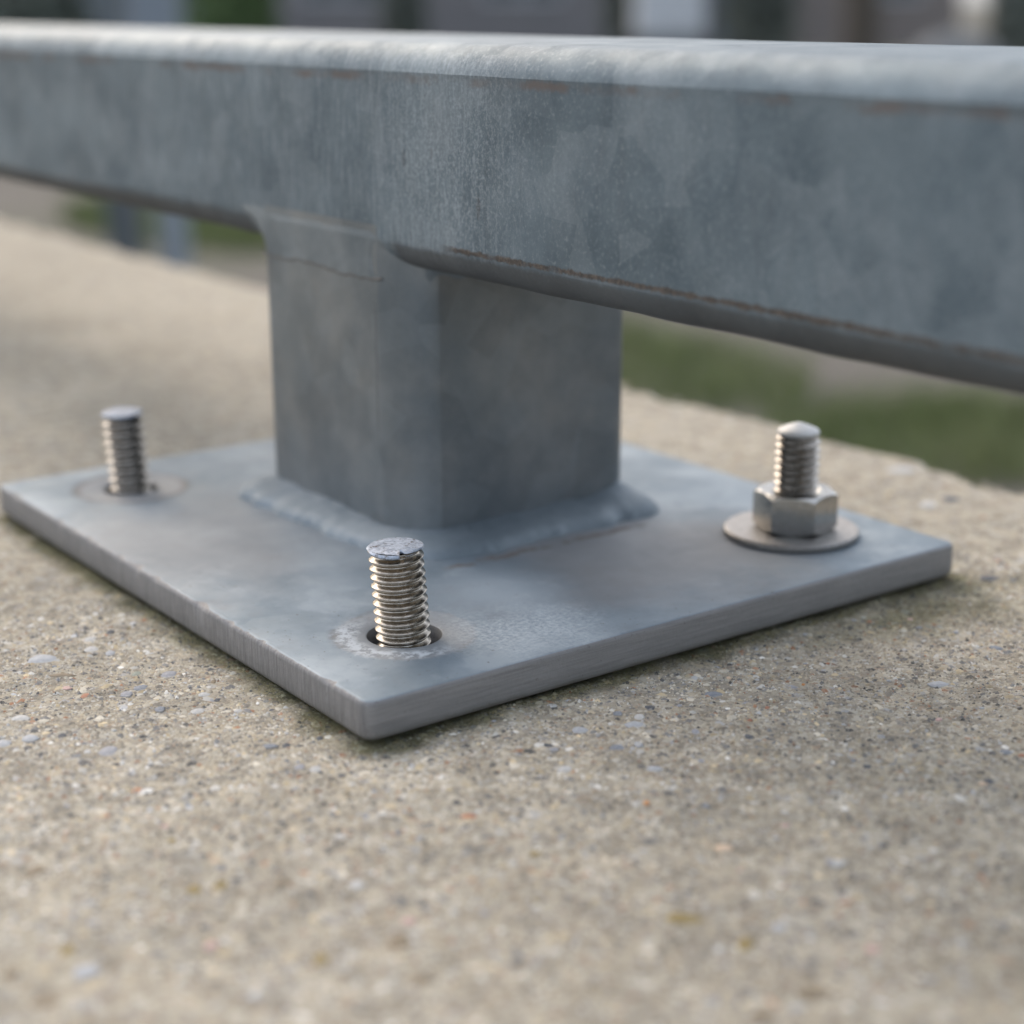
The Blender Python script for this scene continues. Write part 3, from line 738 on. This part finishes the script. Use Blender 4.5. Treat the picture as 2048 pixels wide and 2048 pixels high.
V = []; na = 72
for q, z in ((6.7, ZP+.1), (17.2, ZP+.1), (17.6, ZP+.5), (17.6, ZP+1.55), (17.2, ZP+1.9), (6.9, ZP+1.9), (6.7, ZP+1.6)):
    for k in range(na):
        a = 2*math.pi*k/na; V.append((SX-.6+q*math.cos(a), SY+.4+q*math.sin(a), z))
o = mesh_obj('flat_washer', V, [tuple(q) for q in grid_faces(7, na, wrap_u=True, wrap_v=True, flip=False).tolist()], M_washer); sharp(o, 30)
tag(o, 'wide flat stainless washer under the hex nut', 'washer')
# hex nut: prism cut by 30 degree cones
def nut():
    na = 144; R0 = 11.0; ri = R0*math.cos(math.pi/6); H = 10.2; zb_ = ZP+1.95
    # corner 17.6 degrees to the right of the direction to the camera
    d0 = math.atan2(fdir[1], fdir[0])+math.radians(17.6)
    V = []
    lev = []
    for k in range(na):
        a = 2*math.pi*k/na; rel = ((a+math.pi/6) % (math.pi/3))-math.pi/6
        # a = 0 is a corner
        ro = ri/math.cos(((a) % (math.pi/3))-math.pi/6)
        ang = a+d0; ex = (math.cos(ang), math.sin(ang))
        ch = max(0, ro-ri*1.005)*math.tan(math.radians(33))
        col_ = [(5.3, zb_+1.0), (6.4, zb_), (ri*.985, zb_), (ro-.05, zb_+ch+.12), (ro, zb_+ch+.4), (ro, zb_+H-ch-.4), (ro-.05, zb_+H-ch-.12), (ri*.985, zb_+H), (6.5, zb_+H), (5.3, zb_+H-1.0)]
        for q, z in col_: V.append((SX+ex[0]*q, SY+ex[1]*q, z))
    return V, [tuple(q) for q in grid_faces(na, 10, wrap_u=True).tolist()]
V, F = nut()
o = mesh_obj('hex_nut', V, F, M_nut); sharp(o, 20)
tag(o, 'bright stainless hexagon nut screwed down on the right stud', 'nut')

# ------------------------------------------------------------------ beyond the wall
def plain(name, a, b, sc_, rough=.9, bump=0):
    g = G(name); n = g.noise(sc_, 5, .65)
    return g.out(g.mix(g.rng(n, .3, .7), a, b), rough, 0, g.bump(n, bump) if bump else None, .2)
GZ = -750.0
g = G('ground_earth')
n1 = g.noise(.0012, 5, .65); n2 = g.noise(.02, 5, .7)
col = g.mix(g.rng(n1, .4, .6), (.125, .113, .098), (.11, .108, .08)); col = g.mix(g.math('MULTIPLY', g.rng(n2, .45, .7), .5), col, (.165, .15, .132))
M_ground = g.out(col, .95, 0, g.bump(n2, 8), .2)
M_path = plain('path_gravel', (.085, .081, .079), (.11, .105, .102), .01, .9, 3)
V = [(-400000, -400000, GZ), (400000, -400000, GZ), (400000, 400000, GZ), (-400000, 400000, GZ)]
tag(mesh_obj('ground', V, [(0, 1, 2, 3)], M_ground), kind='structure')
V = [(3300, -60000, GZ+6), (7400, -60000, GZ+6), (7400, 90000, GZ+6), (3300, 90000, GZ+6)]
tag(mesh_obj('path', V, [(0, 1, 2, 3)], M_path), kind='structure')

def leaves(cent, rad, n, size, seed, flat=.5):
    """many small leaf quads scattered in clumps through an ellipsoid; mm"""
    r = np.random.default_rng(seed)
    nc = max(6, n//90)
    u = r.normal(size=(nc, 3)); u /= np.linalg.norm(u, axis=1)[:, None]; u *= (r.random((nc, 1))**.4)
    ci = r.integers(0, nc, n)
    p = u[ci]*.86+r.normal(size=(n, 3))*.13
    P = np.array(cent)+p*np.array(rad)
    a = r.normal(size=(n, 3)); a /= np.linalg.norm(a, axis=1)[:, None]
    b = np.cross(a, r.normal(size=(n, 3))); b /= np.linalg.norm(b, axis=1)[:, None]
    s = size*r.uniform(.6, 1.3, (n, 1))
    V = np.stack([P-a*s, P+b*s*flat, P+a*s, P-b*s*flat], 1).reshape(-1, 3)
    return V, np.arange(n*4).reshape(-1, 4)
def leaf_mat(name, a, b):
    g = G(name); n = g.noise(.004, 4, .6)
    m_ = g.out(g.mix(g.rng(n, .3, .7), a, b), .6, 0, None, .3); return m_
M_leaf = [leaf_mat('leaf_green', (.085, .14, .05), (.14, .20, .085)), leaf_mat('leaf_dark', (.125, .14, .12), (.165, .18, .155)), leaf_mat('leaf_dull', (.12, .145, .12), (.19, .21, .175))]
M_bark = plain('bark', (.07, .06, .05), (.13, .11, .09), .02, .95, 10)
M_stone = plain('pale_stone', (.13, .135, .135), (.18, .185, .19), .006, .85, 12)
M_mauve = plain('render_wall', (.17, .163, .165), (.21, .20, .202), .003, .9)
M_brown = plain('brick_wall', (.19, .165, .15), (.235, .205, .19), .004, .9)
M_roof = plain('roof_tiles', (.10, .085, .08), (.15, .125, .115), .006, .85)
M_glass = G('window_glass').out((.05, .06, .07), .08, 0, None, .6)
M_frame = plain('white_paint', (.46, .475, .49), (.54, .555, .57), .01, .5)
M_dark = plain('dark_paint', (.10, .115, .125), (.14, .155, .165), .02, .5)
M_bluegrey = plain('bluegrey_paint', (.21, .24, .275), (.27, .30, .335), .02, .5)

# camera-plane helper in plain trigonometry: bearing (px of the photo) and distance -> ground point
def at(px, dist_mm, drop=0.0):
    az = yaw+math.atan((px-1024)/3456.7*(math.cos(pitch)+drop*math.sin(pitch))); return -165+math.sin(az)*dist_mm, -276+math.cos(az)*dist_mm

# grass on the verge
def grass(cx, cy, rx, ry, n, seed):
    r = np.random.default_rng(seed)
    a = r.uniform(0, 6.28, n); q = np.sqrt(r.random(n)); x = cx+rx*q*np.cos(a); y = cy+ry*q*np.sin(a)
    h = r.uniform(35, 110, n); w_ = r.uniform(2, 4.5, n); t = r.uniform(0, 6.28, n); lx = r.normal(size=n)*h*.35; ly = r.normal(size=n)*h*.35
    b0 = np.stack([x-np.cos(t)*w_, y-np.sin(t)*w_, np.full(n, GZ)], -1); b1 = np.stack([x+np.cos(t)*w_, y+np.sin(t)*w_, np.full(n, GZ)], -1)
    return np.stack([b0, b1, np.stack([x+lx, y+ly, GZ+h], -1)], 1)
T_ = [grass(2560, 3200, 430, 760, 3000, 1), grass(2650, 2030, 420, 360, 2000, 2), grass(3000, 6300, 420, 900, 7000, 3), grass(1500, 2600, 600, 1700, 5000, 4), grass(2000, -200, 700, 1300, 5000, 5)]
V = np.concatenate(T_).reshape(-1, 3)
g = G('grass_blade'); M_grass = g.out(g.mix(g.rng(g.noise(.003, 4, .6), .35, .65), (.145, .18, .07), (.205, .23, .105)), .7, 0, None, .2)
tag(mesh_obj('grass', V, np.arange(len(V)).reshape(-1, 3), M_grass), 'patchy green grass on the verge behind the wall', 'grass', kind='stuff')

# posts seen under the left end of the rail
def post_thing(name, px, dist, wmm, h, mat, label, round_=False, cat='post'):
    x, y = at(px, dist, .14); e = empty(name, (x, y, GZ), label, cat)
    n = 20 if round_ else 4; R_ = wmm/2*(1 if round_ else 1.2)
    A = [2*math.pi*(k+.5)/n-(0 if round_ else yaw) for k in range(n)]
    pr = [(R_, 0), (R_, h-30), (R_*.9, h-8), (R_*.55, h)]
    V = [(x+q*math.cos(a), y+q*math.sin(a), GZ+z) for q, z in pr for a in A]
    F = [tuple(q) for q in grid_faces(4, n, wrap_v=True).tolist()]+[tuple(3*n+k for k in range(n))]
    o = mesh_obj('shaft', V, F, mat, e); sharp(o, 50)
    V = [(x+q*math.cos(a), y+q*math.sin(a), GZ+z) for q, z in ((R_*1.7, 0), (R_*1.7, 10), (R_*1.15, 16)) for a in A]
    F = [tuple(q) for q in grid_faces(3, n, wrap_v=True).tolist()]+[tuple(2*n+k for k in range(n))]
    mesh_obj('foot', V, F, mat, e)
    return e
post_thing('metal_post', 256, 5200, 105, 1150, M_dark, 'blurred dark grey post behind the wall under the rail\'s left end')
post_thing('bollard', 352, 5000, 82, 620, M_bluegrey, 'blurred blue-grey bollard just right of the dark post', True, 'bollard')

# bushes and trees behind the path
def bush(px, dist, rw, h, k, n, seed, label, size=55):
    x, y = at(px, dist); e = empty('bush', (x, y, GZ), label, 'bush')
    V, F = leaves((x, y, GZ+h*.52), (rw, rw*.8, h*.52), n, size, seed)
    mesh_obj('foliage', V, F, M_leaf[k], e)
    r = random.Random(seed); SV = []; SF = []
    for s in range(5):
        a = r.uniform(0, 6.28); tx_, ty_ = x+math.cos(a)*rw*.5, y+math.sin(a)*rw*.5
        b = len(SV)
        for t, q in ((0, 22), (1, 8)):
            for j in range(5): SV.append((x+(tx_-x)*t+q*math.cos(j*1.2566), y+(ty_-y)*t+q*math.sin(j*1.2566), GZ+h*.7*t))
        SF += [(b+j, b+(j+1) % 5, b+5+(j+1) % 5, b+5+j) for j in range(5)]
    mesh_obj('stem', SV, SF, M_bark, e)
def tree(px, dist, h, rw, k, seed, label):
    x, y = at(px, dist); e = empty('tree', (x, y, GZ), label, 'tree')
    r = random.Random(seed); V = []; F = []
    def limb(p, q, r0, r1, seg=6, n=9):
        b = len(V)
        for i in range(seg+1):
            t = i/seg
            for j in range(n):
                a = 2*math.pi*j/n; rr = r0+(r1-r0)*t
                V.append((p[0]+(q[0]-p[0])*t+rr*math.cos(a)+25*math.sin(t*5+seed), p[1]+(q[1]-p[1])*t+rr*math.sin(a), p[2]+(q[2]-p[2])*t))
        F.extend([(b+i*n+j, b+i*n+(j+1) % n, b+(i+1)*n+(j+1) % n, b+(i+1)*n+j) for i in range(seg) for j in range(n)])
    limb((x, y, GZ), (x, y, GZ+h*.6), h*.035, h*.018)
    for s in range(7):
        a = r.uniform(0, 6.28); z0 = GZ+h*r.uniform(.3, .55)
        limb((x, y, z0), (x+math.cos(a)*rw*.7, y+math.sin(a)*rw*.7, z0+h*r.uniform(.15, .35)), h*.012, h*.004, 4, 6)
    o = mesh_obj('trunk', V, F, M_bark, e, True)
    LV, LF = leaves((x, y, GZ+h*.66), (rw, rw, h*.36), 7000, 90, seed)
    mesh_obj('crown', LV, LF, M_leaf[k], e)
bush(465, 15000, 430, 1500, 0, 5000, 11, 'green leafy bush above the rail left of centre')
bush(55, 15500, 560, 1500, 2, 5000, 12, 'dull grey-green bush at the left edge above the rail')
bush(810, 16500, 230, 1700, 1, 4200, 13, 'narrow dark green bush above the rail near the centre')
bush(1236, 17500, 170, 1600, 1, 3600, 14, 'dark bush just left of the pale cabinet')
bush(1525, 16000, 400, 1900, 1, 6000, 15, 'wide blackish green bush right of the pale cabinet')
bush(2040, 15000, 300, 1700, 1, 5000, 16, 'dark bush at the right edge above the rail')
tree(1730, 19000, 6500, 2100, 1, 21, 'dark tree standing between the two right-hand bushes')

# houses further back
def house(px, dist, wd, dp, hw, hr, mat, label):
    x, y = at(px, dist); e = empty('house', (x, y, GZ), label, 'house')
    az = math.atan2(x+165, y+276); R_ = np.array([[math.cos(az), math.sin(az)], [-math.sin(az), math.cos(az)]])
    def tr(V):
        V = np.array(V, float); xy = V[:, :2]@R_.T*1.0
        return np.column_stack([xy[:, 0]+x, xy[:, 1]+y, V[:, 2]+GZ])
    V, F = box(-wd/2, wd/2, 0, dp, 0, hw); mesh_obj('wall', tr(V), F, mat, e)
    V = [(-wd/2-300, -300, hw), (wd/2+300, -300, hw), (wd/2+300, dp+300, hw), (-wd/2-300, dp+300, hw), (-wd/2-300, dp/2, hw+hr), (wd/2+300, dp/2, hw+hr)]
    mesh_obj('roof', tr(V), [(0, 1, 5, 4), (2, 3, 4, 5), (1, 2, 5), (3, 0, 4), (3, 2, 1, 0)], M_roof, e)
    nwin = int(wd//2600)
    for i in range(nwin):
        cx = -wd/2+(i+.5)*wd/nwin
        if i == (0 if hr < 2300 else nwin//2):
            V, F = box(cx-480, cx+480, -60, 40, 0, 2080); d_ = mesh_obj('door', tr(V), F, M_dark, e)
            V, F = box(cx+340, cx+400, -100, -62, 980, 1090); mesh_obj('handle', tr(V), F, M_frame, d_) if False else None
            continue
        V, F = box(cx-600, cx+600, -25, 30, 950, 2150); wn_ = mesh_obj('window', tr(V), F, M_glass, e)
        for b in ((cx-660, cx-600, -50, 30, 890, 2210), (cx+600, cx+660, -50, 30, 890, 2210), (cx-600, cx+600, -50, 30, 890, 950), (cx-600, cx+600, -50, 30, 2150, 2210), (cx-25, cx+25, -45, 20, 950, 2150)):
            V, F = box(*b); mesh_obj('frame', tr(V), F, M_frame, e)
house(690, 30000, 9000, 7000, 3000, 2200, M_mauve, 'low house with mauve-grey walls behind the left half of the rail')
house(1330, 34000, 11000, 7000, 3000, 2400, M_brown, 'brown walled house behind the right half of the rail')

# garden shed
x, y = at(262, 22000)
e = empty('shed', (x, y, GZ), 'blurred blue-grey shed above the left end of the rail', 'shed')
def turn(V):
    V = np.array(V, float); c_, s_ = math.cos(-yaw), math.sin(-yaw)
    return np.column_stack([x+V[:, 0]*c_-V[:, 1]*s_, y+V[:, 0]*s_+V[:, 1]*c_, GZ+V[:, 2]])
for k in range(10):
    V, F = box(-580+k*116+3, -580+(k+1)*116-3, -14, 0, 60, 1900); mesh_obj('plank', turn(V), F, M_bluegrey, e)
V, F = box(-575, 575, 1, 1500, 0, 1900); mesh_obj('wall', turn(V), F, M_bluegrey, e)
V = [(-680, -120, 1902), (680, -120, 1902), (680, 1620, 1902), (-680, 1620, 1902), (-680, 750, 2450), (680, 750, 2450)]
mesh_obj('roof', turn(V), [(0, 1, 5, 4), (2, 3, 4, 5), (1, 2, 5), (3, 0, 4), (3, 2, 1, 0)], M_roof, e)

# pale cabinet and stone
x, y = at(1342, 12500)
e = empty('utility_cabinet', (x, y, GZ), 'blurred pale cabinet on a dark plinth above the right half of the rail', 'cabinet')
def rbox(cx, cy, wx, wy, z0, z1, b):
    V = []
    for ins, z in ((b, z0), (0, z0+b), (0, z1-b), (b, z1)):
        for sx_, sy_ in ((-1, -1), (1, -1), (1, 1), (-1, 1)):
            px_, py_ = sx_*(wx/2-ins), sy_*(wy/2-ins)
            V.append((cx+px_*math.cos(-yaw)-py_*math.sin(-yaw), cy+px_*math.sin(-yaw)+py_*math.cos(-yaw), z))
    F = [tuple(q) for q in grid_faces(4, 4, wrap_v=True).tolist()]+[(12, 13, 14, 15), (3, 2, 1, 0)]
    return V, F
V, F = rbox(x, y, 400, 300, GZ, GZ+640, 15); mesh_obj('plinth', V, F, M_dark, e)
V, F = rbox(x, y, 470, 360, GZ+642, GZ+1400, 25); mesh_obj('case', V, F, M_frame, e)
fx_, fy_ = x-math.sin(yaw)*182, y-math.cos(yaw)*182
V, F = rbox(fx_, fy_, 400, 12, GZ+700, GZ+1340, 4); mesh_obj('door', V, F, M_frame, e)
x, y = at(1925, 11500)
V, F = blob(9, 14, 77, .10)
tag(mesh_obj('boulder', V*np.array((430, 330, 420))+np.array((x, y, GZ+285)), F, M_stone, None, True), 'pale blurred boulder at the right edge just above the rail', 'boulder')
